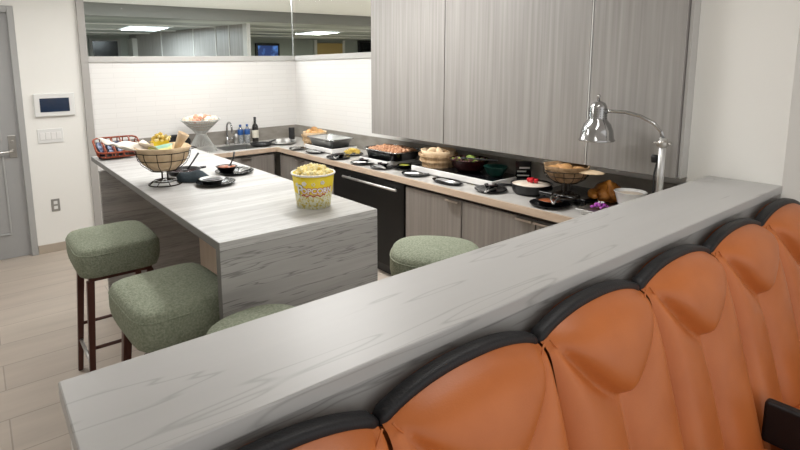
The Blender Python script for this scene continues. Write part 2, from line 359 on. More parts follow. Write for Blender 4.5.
# base cabinets (right run)
bm=bx(KX+.03,RX-.002,1.185,3.04,.10,CT-.041)
def base_cab(y0,y1,label,hy=None,face='X',xx=None,split=False):
    t=thing('base_cabinet',label,'cabinet',(0,0,0),0)
    if face=='X':
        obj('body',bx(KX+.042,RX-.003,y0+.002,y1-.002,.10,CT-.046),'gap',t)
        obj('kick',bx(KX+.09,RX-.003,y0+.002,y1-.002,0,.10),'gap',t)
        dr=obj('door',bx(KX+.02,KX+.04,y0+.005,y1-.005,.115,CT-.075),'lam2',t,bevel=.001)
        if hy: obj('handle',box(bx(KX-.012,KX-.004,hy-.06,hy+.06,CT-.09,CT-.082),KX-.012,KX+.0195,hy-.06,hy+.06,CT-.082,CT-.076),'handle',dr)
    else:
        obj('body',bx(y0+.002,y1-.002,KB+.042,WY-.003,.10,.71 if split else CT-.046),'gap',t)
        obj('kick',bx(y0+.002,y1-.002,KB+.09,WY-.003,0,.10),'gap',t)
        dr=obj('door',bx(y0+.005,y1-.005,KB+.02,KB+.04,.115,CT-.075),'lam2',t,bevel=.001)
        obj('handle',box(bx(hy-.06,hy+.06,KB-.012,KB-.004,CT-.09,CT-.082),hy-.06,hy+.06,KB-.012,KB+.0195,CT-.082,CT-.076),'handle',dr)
base_cab(1.215,1.86,'grey wood base cabinet nearest the marble ledge',1.80)
base_cab(1.86,2.455,'grey wood base cabinet below the black pans, second from the ledge',1.93)
base_cab(2.455,3.045,'grey wood base cabinet right beside the black refrigerator',2.53)
base_cab(4.06,4.60,'grey wood base cabinet beyond the refrigerator, behind the popcorn',4.13)
base_cab(4.60,5.12,'narrow grey wood base cabinet by the inner counter corner',4.67)
base_cab(2.23,2.73,'grey wood base cabinet under the sink side, right of the pair',2.38,'Y',split=True)
base_cab(1.72,2.23,'grey wood base cabinet below the sink, left of the pair',1.9,'Y',split=True)
t=thing('undercounter_refrigerator','black glossy undercounter refrigerator with a long steel bar handle','refrigerator')
obj('body',bx(KX+.042,RX-.003,3.05,4.055,.10,CT-.046),'black',t)
obj('kick_grille',bx(KX+.08,RX-.003,3.05,4.055,0,.10),'black',t)
dr=obj('door',bx(KX+.012,KX+.041,3.055,4.05,.11,CT-.06),'fridge',t,bevel=.003)
bm=tube(BM(),[(KX-.03,3.10,.80),(KX-.03,3.84,.80)],.011,10)
for y in (3.16,3.78): tube(bm,[(KX-.03,y,.80),(KX+.0115,y,.80)],.007)
obj('handle',bm,'steel',dr,True)
# ------------------------------------------------------------ island
ix0,ix1,iy0,iy1=.74,1.535,1.885,4.50
t=thing('kitchen_island','grey veined stone island with a waterfall end facing the ledge','kitchen island')
obj('top_slab',bx(ix0,ix1,iy0,iy1,IT-.035,IT),'marble_i',t,bevel=.002)
obj('waterfall_panel',bx(ix0,ix1,iy0,iy0+.035,0,IT-.0355),'marble_f',t,bevel=.002)
obj('end_panel',bx(.70,1.42,4.0,4.035,0,IT-.036),'marble_d',t)
cb=obj('cabinet_body',bx(1.40,1.51,iy0+.036,3.999,.08,IT-.036),'lightwood',t,label='light wood cabinet body')
cb2=obj('cabinet_body',bx(1.422,1.51,4.0,4.46,.08,IT-.036),'edge',t)
# ------------------------------------------------------------ ledge
obj('edge_shade',box(bx(ix0-.003,ix0-.0002,iy0+.001,iy1,IT-.035,IT-.001),ix0-.003,ix0-.0002,iy0+.001,iy0+.035,0,IT-.0355),'edgeshade',t,label='painted shade strip along the left edge')  # thin dark strip paints shade along the slab and waterfall's left side
t=thing('bar_ledge','long veined marble bar ledge running behind the orange seats','bar ledge')
obj('top_slab',bx(.085,WX-.001,.79,1.105,LT-.04,LT),'marble_l',t,bevel=.004)
obj('front_panel',bx(.095,WX-.001,.80,.82,0,LT-.041),'marble_a',t)
obj('support_wall',bx(.095,WX-.001,.821,1.08,0,LT-.041),'wall',t)
# ------------------------------------------------------------ green stools
def rbox_surface(hw,hd,h,p=4.5,n=40):
    bm=BM();prof=[(0,0),(.80,0),(.93,.01),(.975,.035),(1.0,.07),(1.0,h-.05),(.985,h-.028),(.955,h-.012),(.90,h-.002),(.80,h+.006),(.5,h+.014),(0,h+.018)]
    rings=[]
    for f,z in prof:
        if f==0: rings.append([bm.verts.new((0,0,z))]);continue
        q=[]
        for i in range(n):
            a=2*PI*i/n;c,s=math.cos(a),math.sin(a);rr=(abs(c)**p+abs(s)**p)**(-1/p)
            q.append(bm.verts.new((hw*f*rr*c,hd*f*rr*s,z)))
        rings.append(q)
    for A,B in zip(rings,rings[1:]):
        for i in range(n):
            u=[]
            for v in (A[i%len(A)],A[(i+1)%n%len(A)],B[(i+1)%n%len(B)],B[i%len(B)]):
                if v not in u:u.append(v)
            bm.faces.new(u)
    return bm
def sq(hw,hd,z,p=4.5,n=48): 
    o=[]
    for i in range(n):
        a=2*PI*i/n;c,s=math.cos(a),math.sin(a);rr=(abs(c)**p+abs(s)**p)**(-1/p);o.append((hw*rr*c,hd*rr*s,z))
    return o
SH=.88
def make_stool(P,K):
    stool=thing('bar_stool','','stool',(0,0,0),0,'green upholstered bar stools around the island')
    obj('seat',rbox_surface(.222*K,.245*K,.17,P),'green',stool,True).location=(0,0,SH-.18)
    obj('piping',tube(BM(),sq(.219*K,.242*K,SH-.045,P),.0045,6,True),'green',stool,True)
    obj('seat_frame',bx(-.165,.165,-.18,.18,SH-.205,SH-.181),'legwood',stool,bevel=.004)
    for sx in (-1,1):
        for sy in (-1,1):
            bm=BM();w0,w1=.019,.014
            vs=[bm.verts.new((sx*.155+a*w0,sy*.155+b*w0,SH-.206)) for a,b in ((-1,-1),(1,-1),(1,1),(-1,1))]+[bm.verts.new((sx*.20+a*w1,sy*.20+b*w1,.004)) for a,b in ((-1,-1),(1,-1),(1,1),(-1,1))]
            for f in ((3,2,1,0),(4,5,6,7),(0,1,5,4),(1,2,6,5),(2,3,7,6),(3,0,4,7)): bm.faces.new([vs[i] for i in f])
            lg=obj('leg',bm,'legwood',stool,bevel=.003)
            obj('glide',cyl(BM(),sx*.20,sy*.20,0,.004,.014,12),'black',lg)
    for a,b,z in (((-.178,-.178),(.178,-.178),.30),((-.178,.178),(.178,.178),.30),((.175,-.175),(.175,.175),.22)):
        obj('stretcher',tube(BM(),[(*a,z),(*b,z)],.010,8),'legwood',stool,True)
    obj('stretcher',tube(BM(),[(-.185,-.183,.20),(-.185,.183,.20)],.011,8),'steel',stool,True,label='steel footrest bar')
    return stool
stool=make_stool(6,1);stool.location=(.585,3.13,0)
round_stool=make_stool(2.7,.95)
stool['label']='green fabric bar stool farthest from the ledge, standing clear of the island'
dup(stool,(.632,2.195,0),.05,'green fabric bar stool partly tucked under the island slab')
round_stool.location=(.79,1.575,0);round_stool.rotation_euler=(0,0,.12);round_stool['label']=('green bar stool mostly hidden between the waterfall end and the ledge')
dup(round_stool,(1.875,1.83,0),.75,'green bar stool behind the ledge in front of the grey base cabinets')
# ------------------------------------------------------------ orange theatre seats
SW=.260
def top_z(s): return 1.147-.05*abs(s)**2.3
def seat_back():
    bm=BM();ns,nt=56,64;g=[]
    for j in range(nt+1):
        row=[]
        for i in range(ns+1):
            s=-1+2*i/ns;tz=top_z(s)-.012;t=j/nt;z=.40+(tz-.40)*t
            zs=.880+.225*abs(s)**1.42
            de=(1-abs(s))*SW;dv=abs(z-zs)*.75;dt=max(tz-z,0)
            yc=-.02-(1.09-z)*.26
            E=1-math.exp(-de/.028)
            if z>zs: b=.078*(1-math.exp(-dv/.024))*E*(1-math.exp(-(dt+.004)/.035))
            else: b=.050*(1-math.exp(-dv/.030))*E*(1-math.exp(-abs(s)*SW/.05))*(1-.25*0)
            roll=.03*(1-math.exp(-(dt)/.012))
            row.append(bm.verts.new((s*SW,yc-roll-b,z)))
        g.append(row)
    for j in range(nt):
        for i in range(ns): bm.faces.new((g[j][i],g[j][i+1],g[j+1][i+1],g[j+1][i]))
    # back side
    bk=[[bm.verts.new((s*SW,.012-(1.09-z)*.26,z)) for s in (-1+2*i/8 for i in range(9)) for z in [(.40 if k==0 else top_z(s)-.012)]] for k in (0,1)]
    for i in range(8): bm.faces.new((bk[0][i+1],bk[0][i],bk[1][i],bk[1][i+1]))
    return bm
def rim():
    bm=BM();rings=[];n=40
    for i in range(n+1):
        s=-1+2*i/n;x=s*(SW+.003);z=top_z(s);e=min(1,(1-abs(s))/.05);hw=.020*(.72+.28*math.sqrt(e));hh=.017*(.6+.4*math.sqrt(e))
        rings.append([bm.verts.new((x,-.010+hw*c*(abs(c)**-.4 if abs(c)>.01 else 1),z-.012+hh*d_*(abs(d_)**-.4 if abs(d_)>.01 else 1))) for c,d_ in ((math.cos(2*PI*k/16),math.sin(2*PI*k/16)) for k in range(16))])
    for a,b in zip(rings,rings[1:]):
        for k in range(16): bm.faces.new((a[k],a[(k+1)%16],b[(k+1)%16],b[k]))
    bm.faces.new(rings[0][::-1]);bm.faces.new(rings[-1]);return bm
seat=thing('theatre_seat','','seat',(0,0,0),0,'row of orange leather seats along the marble ledge')
obj('back_cushion',seat_back(),'orange',seat,True)
obj('back_rim',rim(),'rim',seat,True,label='black padded top rim')
bm=BM()
pts=[]
for i in range(41):
    s=-.97+1.94*i/40;z=.880+.225*abs(s)**1.42;yc=-.02-(1.09-z)*.26;pts.append((s*SW,yc-.030,z))
obj('seam',tube(bm,pts,.0025,6),'orange',seat,True)
obj('seat_cushion',bx(-.236,.236,-.62,-.235,.36,.46),'orange',seat,bevel=.04,seg=4)
obj('pedestal',bx(-.10,.10,-.45,-.22,0,.36),'black',seat,bevel=.01)
obj('armrest',bx(.243,.287,-.62,-.235,.455,.61),'rim',seat,bevel=.012,seg=3)
obj('arm_post',bx(.254,.276,-.42,-.30,.0,.50),'black',seat,bevel=.005)
labs=['orange leather seat nearest the camera, cut off at the bottom edge','orange leather seat second from the camera along the ledge','orange leather seat in the middle foreground, third from the camera','orange leather seat fourth from the camera, its pillow pointing down at the black armrest side','orange leather seat fifth from the camera, near the white wall','orange leather seat farthest from the camera at the right edge of the photo']
X0=.606
for i in range(6):
    p=(X0-.265+.53*i,.765,0)
    if i==0: seat.location=p;seat['label']=labs[0]
    else: dup(seat,p,0,labs[i])
# ------------------------------------------------------------ tableware helpers
def rest(name,label,cat,x,y,z,rz=0,group=None): return thing(name,label,cat,(x,y,z),rz,group)
def plate(x,y,z,r,label,m='blackg',group='black serving plates on the buffet'):
    o=obj('serving_plate',lathe(BM(),[(0,0),(r*.6,0),(r*.72,.004),(r,.016),(r,.019),(r*.7,.009),(r*.58,.005),(0,.005)],32),m,None,True)
    o.location=(x,y,z);return tag(o,label,'plate',group)
def tongs(x,y,z,rz,label,L=.20,m='steel',tilt=0):
    t=thing('serving_tongs',label,'tongs',(x,y,z),rz,'serving tongs on the plates')
    t.rotation_euler=(0,tilt,rz)
    for s in (-1,1):
        obj('arm',tube(BM(),[(-L/2,0,.010),(-L/4,s*.012,.013),(L*.25,s*.022,.012),(L/2,s*.010,.009)],[.005,.006,.006,.009],8),m,t,True)
    obj('hinge',tube(BM(),[(-L/2-.004,-.008,.011),(-L/2-.004,.008,.011)],.007,8),m,t,True)
    return t
# right counter plates (x, y, r, tongs angle, label)
PL=[(2.85,4.86,.085,.5,'first black plate past the inner counter corner'),
(2.88,4.54,.095,1.9,'black plate in front of the far steel chafing dish'),
(2.87,4.12,.105,.9,'larger black plate beside the plate of yellow chips'),
(2.875,3.74,.10,2.3,'black plate before the left end of the meatball dish'),
(2.88,3.47,.095,1.4,'black plate before the right end of the meatball dish'),
(2.90,3.07,.10,2.2,'black plate before the slatted wooden basket'),
(2.93,2.335,.10,.3,'black plate holding tongs right of the long tray')]
for x,y,r,a,lb in PL:
    plate(x,y,CT,r*1.12,lb)
    tongs(x-.045,y-.03,CT+.012,a,'steel tongs lying on the '+lb.replace('first black','first small black')[:70],.15)
for x,y,lb in ((2.87,4.12,'small black bowl on the larger black plate near the yellow chips'),(2.875,3.74,'small black bowl on the plate by the left end of the meatball dish'),(2.88,3.47,'small black bowl on the plate by the right end of the meatball dish'),(2.93,2.335,'small black bowl on the plate right of the long cutlery tray')):
    t=thing('condiment_bowl',lb,'bowl',(x+.03,y+.02,CT+.0055))
    obj('bowl',lathe(BM(),[(0,0),(.03,0),(.048,.03),(.05,.034),(.045,.034),(.028,.008),(0,.008)],24),'blackg',t,True);obj('dip',lathe(BM(),[(0,.0085),(.028,.0085),(.041,.026),(0,.03)],20),'darkred',t,True)
plate(3.0,3.31,CT,.10,'black plate carrying the bowl of yellow green dip')
t=thing('dip_bowl','small black bowl of yellow green dip, left of the wooden basket','bowl',(3.0,3.31,CT+.0055))
obj('bowl',lathe(BM(),[(0,0),(.035,0),(.06,.03),(.063,.036),(.058,.036),(.033,.008),(0,.008)],26),'blackg',t,True);obj('dip',lathe(BM(),[(0,.009),(.035,.009),(.052,.028),(.03,.035),(0,.037)],20),'sauceg',t,True)
# long tray
t=thing('long_serving_tray','long narrow black tray of foil wrapped cutlery before the white warmer','tray',(2.88,2.70,CT),0)
bm=BM();prof=[(0,0),(.8,0),(1,.02),(.96,.022),(.78,.006),(0,.006)]
lathe(bm,[(r*.075,z) for r,z in prof],28,0,0,0,0,1,1.9);obj('tray',bm,'blackg',t,True)
bm=BM()
for k in range(5): tube(bm,[(-.03+k*.012,-.10,.016),(-.025+k*.012,.09,.018)],.006,6)
obj('wrapped_cutlery',bm,'steel',t,True)
# back counter items
t=thing('frying_pan','small black pan standing left of the white serving dish','pan',(2.66,5.36,CT),0)
obj('pan_body',lathe(BM(),[(0,0),(.10,0),(.125,.035),(.128,.036),(.10,.006),(0,.006)],28),'iron',t,True);obj('handle',tube(BM(),[(.118,.02,.033),(.20,.05,.045),(.24,.06,.045)],.009),'iron',t,True)
t=thing('serving_dish','round silver dish holding two white cups on the back worktop','dish',(2.95,5.36,CT))
obj('dish',lathe(BM(),[(0,0),(.11,0),(.16,.022),(.16,.026),(.11,.006),(0,.006)],30),'steel',t,True)
for k,(a,b) in enumerate(((-.05,.02),(.05,-.01))):
    c=obj('white_cup',lathe(BM(),[(0,0),(.022,0),(.034,.045),(.031,.045),(.019,.006),(0,.006)],18),'white',None,True);c.location=(2.95+a,5.36+b,CT+.0065);tag(c,'small white cup on the silver dish, '+('left one' if k==0 else 'right one'),'cup','cups on the silver dish')
t=thing('black_card_holder','slim black upright sign holder with a white foot on the back corner','sign holder',(3.12,5.45,CT),-.6)
obj('foot',bx(-.05,.05,-.04,.04,0,.025),'white',t,bevel=.003);obj('upright',bx(-.035,.035,-.008,.008,.0255,.17),'black',t,bevel=.003)
# wine bottle
t=thing('wine_bottle','dark wine bottle with a cream label on the back counter','wine bottle',(2.76,5.70,CT))
obj('glass_body',lathe(BM(),[(0,0),(.036,0),(.038,.006),(.038,.185),(.032,.205),(.016,.225),(.014,.235),(.0135,.29),(.0155,.292),(.0155,.300),(.012,.302),(0,.302)],28),'wineg',t,True)
obj('label_paper',lathe(BM(),[(.0386,.055),(.0390,.056),(.0390,.148),(.0386,.149)],28),'wlabel',t,True)
obj('foil_capsule',lathe(BM(),[(.0142,.245),(.0150,.246),(.0160,.303),(0,.304)],24),'black',t,True)
wb=thing('water_bottle','clear water bottle with blue label, right of the pair beside the wine','water bottle',(2.655,5.70,CT),0,'pair of water bottles')
obj('bottle_body',lathe(BM(),[(0,0),(.030,0),(.034,.008),(.034,.15),(.031,.165),(.014,.195),(.012,.20),(0,.20)],24),'water',wb,True)
obj('label_wrap',lathe(BM(),[(.0346,.105),(.0350,.106),(.0350,.165),(.0316,.168)],24),'wblue',wb,True);obj('cap',cyl(BM(),0,0,.2005,.225,.0145,18),'wblue',wb)
dup(wb,(2.575,5.715,CT),0,'clear water bottle with blue label, left of the pair by the dispenser')
# pedestal wire bowl (white hourglass) with pastries
t=thing('pedestal_basket','white hourglass shaped wire pedestal basket at the sink end of the counter','basket',(1.995,5.44,CT))
bm=BM();n=44
prof=[(.165,0),(.14,.04),(.095,.11),(.052,.19),(.085,.235),(.145,.29),(.205,.345)]
for i in range(n):
    a=2*PI*i/n;tube(bm,[(r*math.cos(a),r*math.sin(a),z) for r,z in prof],.0028,5)
obj('upright_wires',bm,'wicker',t,True)
bm=BM()
for r,z in ((.165,.004),(.052,.19),(.145,.29),(.207,.347),(.176,.32),(.11,.26)): obj('ring_wire',tube(BM(),circ(r,z,36),.005,6,True),'wicker',t,True)
bm.free()
obj('paper_liner',lathe(BM(),[(0,.225),(.060,.23),(.128,.29),(.19,.342),(.188,.344),(.12,.30),(0,.24)],36),'napkin',t,True)
for k in range(46):
    a=R.uniform(0,6.28);q=math.sqrt(R.random())*.165
    o=obj('pastry',blob(BM(),0,0,0,.030,2,(1,1,.7),.06),'popwhite' if k%3 else 'pastrypink',None,True)
    o.location=(1.995+q*math.cos(a),5.44+q*math.sin(a),CT+.345+.035*(1-q/.17)+R.uniform(0,.01))
    tag(o,'small round pale pastry heaped in the white pedestal basket' if k%3 else 'small pink glazed pastry heaped in the white pedestal basket','pastry','pastries in the pedestal basket')
bt=obj('black_oval',lathe(BM(),[(0,0),(.10,0),(.135,.012),(.135,.016),(.10,.005),(0,.005)],36,sx=1.3,sy=.62),'black',None,True)  # black oval filling a dark area in front of the backsplash
bt.rotation_euler=(1.25,0,0);bt.location=(1.88,5.70,CT+.135);tag(bt,'black oval shape leaning on the upstand behind the pedestal basket','tray')
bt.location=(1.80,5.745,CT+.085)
# corner basket with rolls
def slat_basket(t,r0,r1,h,n,liner=True,m='slat'):
    bm=BM()
    for i in range(n):
        a=2*PI*(i+.5)/n;w=PI/n*.86
        vs=[]
        for (r,z) in ((r0,0),((r0+r1)/2+.004,h/2),(r1,h)):
            for rr in (r,r-.006):
                vs.append((bm.verts.new((rr*math.cos(a-w),rr*math.sin(a-w),z)),bm.verts.new((rr*math.cos(a+w),rr*math.sin(a+w),z))))
        for k in (0,2):
            (a1,b1),(a2,b2),(a3,b3),(a4,b4)=vs[k],vs[k+1],vs[k+2],vs[k+3]
            bm.faces.new((a1,b1,b3,a3));bm.faces.new((b2,a2,a4,b4));bm.faces.new((a2,a1,a3,a4));bm.faces.new((b1,b2,b4,b3))
        bm.faces.new((vs[4][0],vs[4][1],vs[5][1],vs[5][0]));bm.faces.new((vs[0][1],vs[0][0],vs[1][0],vs[1][1]))
    obj('slats',bm,m,t)
    bm=BM()
    for r,z in ((r1+.003,h-.008),((r0+r1)/2+.008,h/2),(r0+.004,.008)):
        lathe(bm,[(r,z-.008),(r+.004,z-.008),(r+.004,z+.008),(r,z+.008),(r,z-.008)],40)
    obj('hoops',bm,m,t)
    obj('base',cyl(BM(),0,0,.002,.008,r0-.007,36),m,t)
    if liner:
        ph=[R.uniform(-1,1) for _ in range(60)]
        f=lambda i,z:(.05*ph[i%60]*(z/h)**2)
        obj('paper_liner',lathe(BM(),[(0,.010),(r0-.012,.012),(r1-.022,h*.9),(r1-.008,h+.03),(r1-.012,h+.03),(r1-.028,h*.88),(0,.03)],40,wob=lambda i,z:-abs(f(i,z))*.6),'paper',t,True)
t=thing('bread_basket','round woven basket of rolls in the far counter corner','basket',(3.20,5.06,CT))
slat_basket(t,.12,.15,.12,20)
for k in range(7):
    a=k*1.05;q=.07 if k else 0
    o=obj('bread_roll',blob(BM(),0,0,0,.045,2,(1.1,1,.75),.04),'bread',None,True);o.location=(3.20+q*math.cos(a),5.06+q*math.sin(a),CT+.135+(.03 if k==0 else 0));tag(o,'golden bread roll piled in the far corner basket','bread','rolls in the corner basket')
# chafing 1
def chafing(x,y,z,hx,hy,h,label,m='steel',rz=0):
    t=thing('chafing_dish',label,'chafing dish',(x,y,z),rz)
    bm=BM()
    def ring(ax,ay,z): return [bm.verts.new(v) for v in sq(ax,ay,z,8,40)]
    rr=[ring(hx-.035,hy-.035,0),ring(hx-.015,hy-.015,h-.01),ring(hx+.005,hy+.005,h),ring(hx+.005,hy+.005,h+.004),ring(hx-.02,hy-.02,h+.004),ring(hx-.045,hy-.045,.006)]
    for a,b in zip(rr,rr[1:]):
        for i in range(40): bm.faces.new((a[i],a[(i+1)%40],b[(i+1)%40],b[i]))
    bm.faces.new(rr[0][::-1]);bm.faces.new(rr[-1])
    obj('pan',bm,m,t,True,bevel=.001)
    return t
def warmer(x,y,z,hx,hy,h,label,rz=0):
    t=thing('food_warmer',label,'food warmer',(x,y,z),rz,'white warming bases')
    obj('housing',bx(-hx,hx,-hy,hy,.008,h),'white',t,bevel=.006)
    obj('glass_plate',bx(-hx+.008,hx-.008,-hy+.008,hy-.008,h+.0005,h+.003),'blackg',t)
    for a in (-1,1):
        for b in (-1,1): obj('foot',cyl(BM(),a*(hx-.03),b*(hy-.03),0,.0085,.012,12),'black',t)
warmer(3.10,4.60,CT,.16,.27,.055,'white warming base under the empty steel chafing dish')
t=chafing(3.10,4.60,CT+.0585,.155,.24,.075,'steel chafing dish with orange sauce, nearest the tile corner')
obj('serving_rim',tube(BM(),sq(.158,.243,.08,8,40),.006,6,True),'chrome',t,True)
obj('glint_plate',bx(-.10,.06,-.16,.14,.0065,.02),'chrome',t,bevel=.004)  # chrome plate added to give bright glints inside the pan
o=obj('orange_sauce',lathe(BM(),[(0,0),(.03,0),(.034,.03),(.02,.045),(0,.048)],18),'chip',t,True);o.location=(-.05,-.16,.0205)
# chips plate
plate(3.09,4.185,CT,.11,'black plate of yellow chips and red salsa')
bm=BM()
for k in range(70):
    a=R.uniform(0,6.28);q=math.sqrt(R.random())*.075;c=Vector((3.09+q*math.cos(a),4.185+q*math.sin(a),CT+.015+.045*(1-q/.085)))
    ax=Vector((R.random()-.5,R.random()-.5,R.random()-.5)).normalized();m3=Matrix.Rotation(R.uniform(0,6.28),3,ax)
    tr=[m3@Vector((.022*math.cos(w),.022*math.sin(w),0)) for w in (0,2.1,4.2)]
    n_=(m3@Vector((0,0,1)))*.001
    A=[bm.verts.new(c+v+n_+Vector((0,0,.012))) for v in tr];B=[bm.verts.new(c+v-n_+Vector((0,0,.012))) for v in tr]
    bm.faces.new(A);bm.faces.new(B[::-1])
    for i in range(3): bm.faces.new((A[i],B[i],B[(i+1)%3],A[(i+1)%3]))
for v in bm.verts:
    if v.co.z<CT+.0095: v.co.z=CT+.0095
tag(obj('corn_chips',bm,'chip'),'heap of yellow corn chips on a black plate','chips','',kind='stuff')
# chafing 2 with meatballs
warmer(3.10,3.66,CT,.17,.20,.05,'white warming base under the meatball dish')
t=chafing(3.11,3.60,CT+.0535,.17,.245,.075,'black rimmed chafing dish heaped with meatballs','blackg')
obj('steel_rim',tube(BM(),sq(.176,.251,.079,8,40),.005,6,True),'chrome',t,True)
for i in range(6):
    for j in range(9):
        o=obj('meatball',blob(BM(),0,0,0,.0245,2,(1,1,.95),.05),'meat',None,True) if i+j==0 else mb0.copy()
        if i+j==0: mb0=o
        else: C.objects.link(o)
        x=3.11-.112+i*.045+R.uniform(-.006,.006);y=3.60-.18+j*.045+R.uniform(-.006,.006)
        e=(1-((i-2.5)/3.4)**2)*(1-((j-4)/5.2)**2)
        o.location=(x,y,CT+.0535+.058+.035*e+R.uniform(-.005,.005));o.rotation_euler=(R.random()*6,R.random()*6,0)
        tag(o,'browned meatball heaped in the black rimmed chafing dish','meatball','meatballs in the chafing dish')
obj('filling_bed',bx(-.12,.12,-.20,.20,.008,.045),'meat',t)
# warmer 3 : wooden basket, salad bowl, green bowl
warmer(3.14,2.78,CT,.165,.42,.055,'long white warming base under the wooden basket and salad bowl')
Z3=CT+.0585
t=thing('bushel_basket','round slatted wooden basket lined with brown paper','basket',(3.12,3.03,Z3))
slat_basket(t,.125,.155,.105,26)
for k in range(5):
    a=k*1.25+.4;o=obj('bread_slice',blob(BM(),0,0,0,.042,2,(1.25,.8,.36),.05),'paper',None,True);o.location=(3.11+.055*math.cos(a),3.02+.055*math.sin(a),Z3+.115+.004*k);o.rotation_euler=(.3*math.sin(a),.3*math.cos(a),a)
    tag(o,'pale bread slice in the slatted wooden basket','bread','bread in the wooden basket')
t=thing('salad_bowl','dark red round bowl of salad between the wooden basket and green bowl','bowl',(3.13,2.705,Z3))
obj('bowl',lathe(BM(),[(0,0),(.08,0),(.125,.04),(.152,.10),(.156,.102),(.150,.102),(.12,.045),(.078,.008),(0,.008)],36),'darkred',t,True)
bm=BM()
for k in range(80):
    a=R.uniform(0,6.28);q=math.sqrt(R.random())*.128;blob(bm,q*math.cos(a),q*math.sin(a),.088+.025*(1-q/.13),.016,1,(1.3,1,.35),.2,R.choice((0,0,0,1)))
obj('salad',bm,['salad','greenf'],t)
bm=BM();blob(bm,-.02,-.03,.115,.030,2,(1.3,1,.45),.1);obj('lime_slices',bm,'greenf',t,True,label='yellow green lime slices on top')
t=thing('serving_spoon','black serving spoon resting on the salad bowl rim','spoon',(3.05,2.61,Z3+.118),-1.35)
obj('handle',tube(BM(),[(-.05,0,.002),(.05,0,.005),(.20,.0,.010)],.006),'black',t,True);obj('scoop',blob(BM(),-.07,0,0,.026,2,(1.2,.9,.35),0,rot=Matrix.Identity(3)),'black',t,True)
t=thing('green_bowl','dark green enamel bowl at the right end of the long warming base','bowl',(3.13,2.455,Z3))
obj('bowl',lathe(BM(),[(0,0),(.04,0),(.06,.02),(.085,.075),(.088,.077),(.083,.077),(.056,.022),(0,.01)],30),'teal',t,True)
# menu tent
t=thing('tent_card','small black and white printed tent card behind the cream pot','card',(3.29,2.33,CT),-.75)
obj('card',bx(-.055,.055,-.003,.003,.02,.17),'blackg',t);obj('print',box(box(bx(-.045,.02,-.0045,-.0035,.09,.10),-.045,.04,-.0045,-.0035,.06,.07),-.03,.045,-.0045,-.0035,.115,.128),'white',t,label='white printed bars')
obj('base',bx(-.05,.05,-.03,.03,0,.02),'white',t)
# cream pot with strawberries
t=thing('cast_iron_pot','black cast iron pot filled to the brim with cream','pot',(3.09,2.12,CT))
obj('pot_body',lathe(BM(),[(0,0),(.10,0),(.125,.02),(.135,.068),(.138,.072),(.130,.072),(.12,.03),(0,.02)],36),'iron',t,True)
obj('cream',lathe(BM(),[(0,.05),(.125,.055),(.128,.066),(.06,.073),(0,.075)],32),'cream',t,True)
obj('handle',tube(BM(),[(-.095,.085,.055),(-.14,.125,.06),(-.165,.15,.06)],.009),'iron',t,True)
for k,(a,b) in enumerate(((-.01,-.005),(.022,.012),(.008,-.03),(.0,.02))):
    o=obj('strawberry',lathe(BM(),[(0,0),(.010,.004),(.017,.018),(.014,.030),(0,.034)],14),'straw',None,True);o.location=(3.09+a,2.12+b,CT+.074);tag(o,'bright red strawberry on top of the cream in the pot','strawberry','strawberries on the cream')
# sauce pan on black plate
plate(2.90,1.855,CT,.12,'black plate under the brown sauce skillet')
t=thing('sauce_skillet','small black skillet of brown sauce in front of the wire bowl','skillet',(2.90,1.855,CT+.0055))
obj('skillet_body',lathe(BM(),[(0,0),(.06,0),(.08,.035),(.083,.036),(.076,.036),(.058,.008),(0,.008)],28),'iron',t,True)
obj('sauce',lathe(BM(),[(0,.009),(.056,.010),(.068,.026),(0,.028)],26),'sauce',t,True)
obj('handle',tube(BM(),[(.05,-.06,.032),(.09,-.11,.045)],.008),'iron',t,True)
tongs(2.86,1.80,CT+.046,.5,'steel tongs lying across the brown sauce skillet',.17)
# tray riser + wire bowls
t=thing('tray_stand','low black rectangular tray stand under the right wire bowl','stand',(3.16,1.835,CT),0)
obj('tray_body',bx(-.16,.16,-.15,.17,.03,.055),'blackg',t,bevel=.005)
for a in (-1,1):
    for b in (-.13,.15): obj('foot',bx(a*.14-.012,a*.14+.012,b-.012,b+.012,0,.0305),'black',t)
def wire_bowl(x,y,z,r,post,h,label,nr=12,pm='paper'):
    t=thing('wire_bowl',label,'wire basket',(x,y,z),0)
    bm=BM();tube(bm,circ(r*.60,.004,30),.0035,6,True);tube(bm,circ(r*.42,.022,30),.003,6,True)
    for k in range(8):
        a=k*PI/4;tube(bm,[(r*.6*math.cos(a),r*.6*math.sin(a),.005),(r*.42*math.cos(a),r*.42*math.sin(a),.023),(.02*math.cos(a),.02*math.sin(a),.028)],.0025,5)
    for k in range(4):
        a=k*PI/2+.4;tube(bm,[(.022*math.cos(a),.022*math.sin(a),.026),(.022*math.cos(a),.022*math.sin(a),post+.003)],.0035,6)
    obj('foot',bm,'wire',t,True)
    bm=BM();pr=[(.022,post),(r*.5,post+h*.10),(r*.82,post+h*.42),(r*.96,post+h*.75),(r,post+h)]
    for k in range(nr):
        a=2*PI*k/nr;tube(bm,[(q*math.cos(a),q*math.sin(a),w) for q,w in pr],.0022,6)
    for q,w in ((r,post+h),(r*.93,post+h*.64),(r*.5,post+h*.10)): tube(bm,circ(q,w,36),.0026,6,True)
    for s in (-1,1): tube(bm,[(s*r,-.03,post+h),(s*(r+.035),-.025,post+h+.004),(s*(r+.035),.025,post+h+.004),(s*r,.03,post+h)],.003,6)
    obj('basket',bm,'wire',t,True)
    ph=[R.uniform(-1,1) for _ in range(80)]
    obj('paper_liner',lathe(BM(),[(0,post+.006)]+[(q*.95,w+.004) for q,w in pr[1:]]+[(r*1.03,post+h+.028),(r*1.0,post+h+.03),(r*.85,post+h*.85),(0,post+h*.75)],44,wob=lambda i,z:(-.03*abs(ph[i%44])+(.05*math.sin(i*.9+ph[3]*6) if z>post+h+.01 else 0) if z>post+h*.3 else 0)),pm,t,True)
    return t
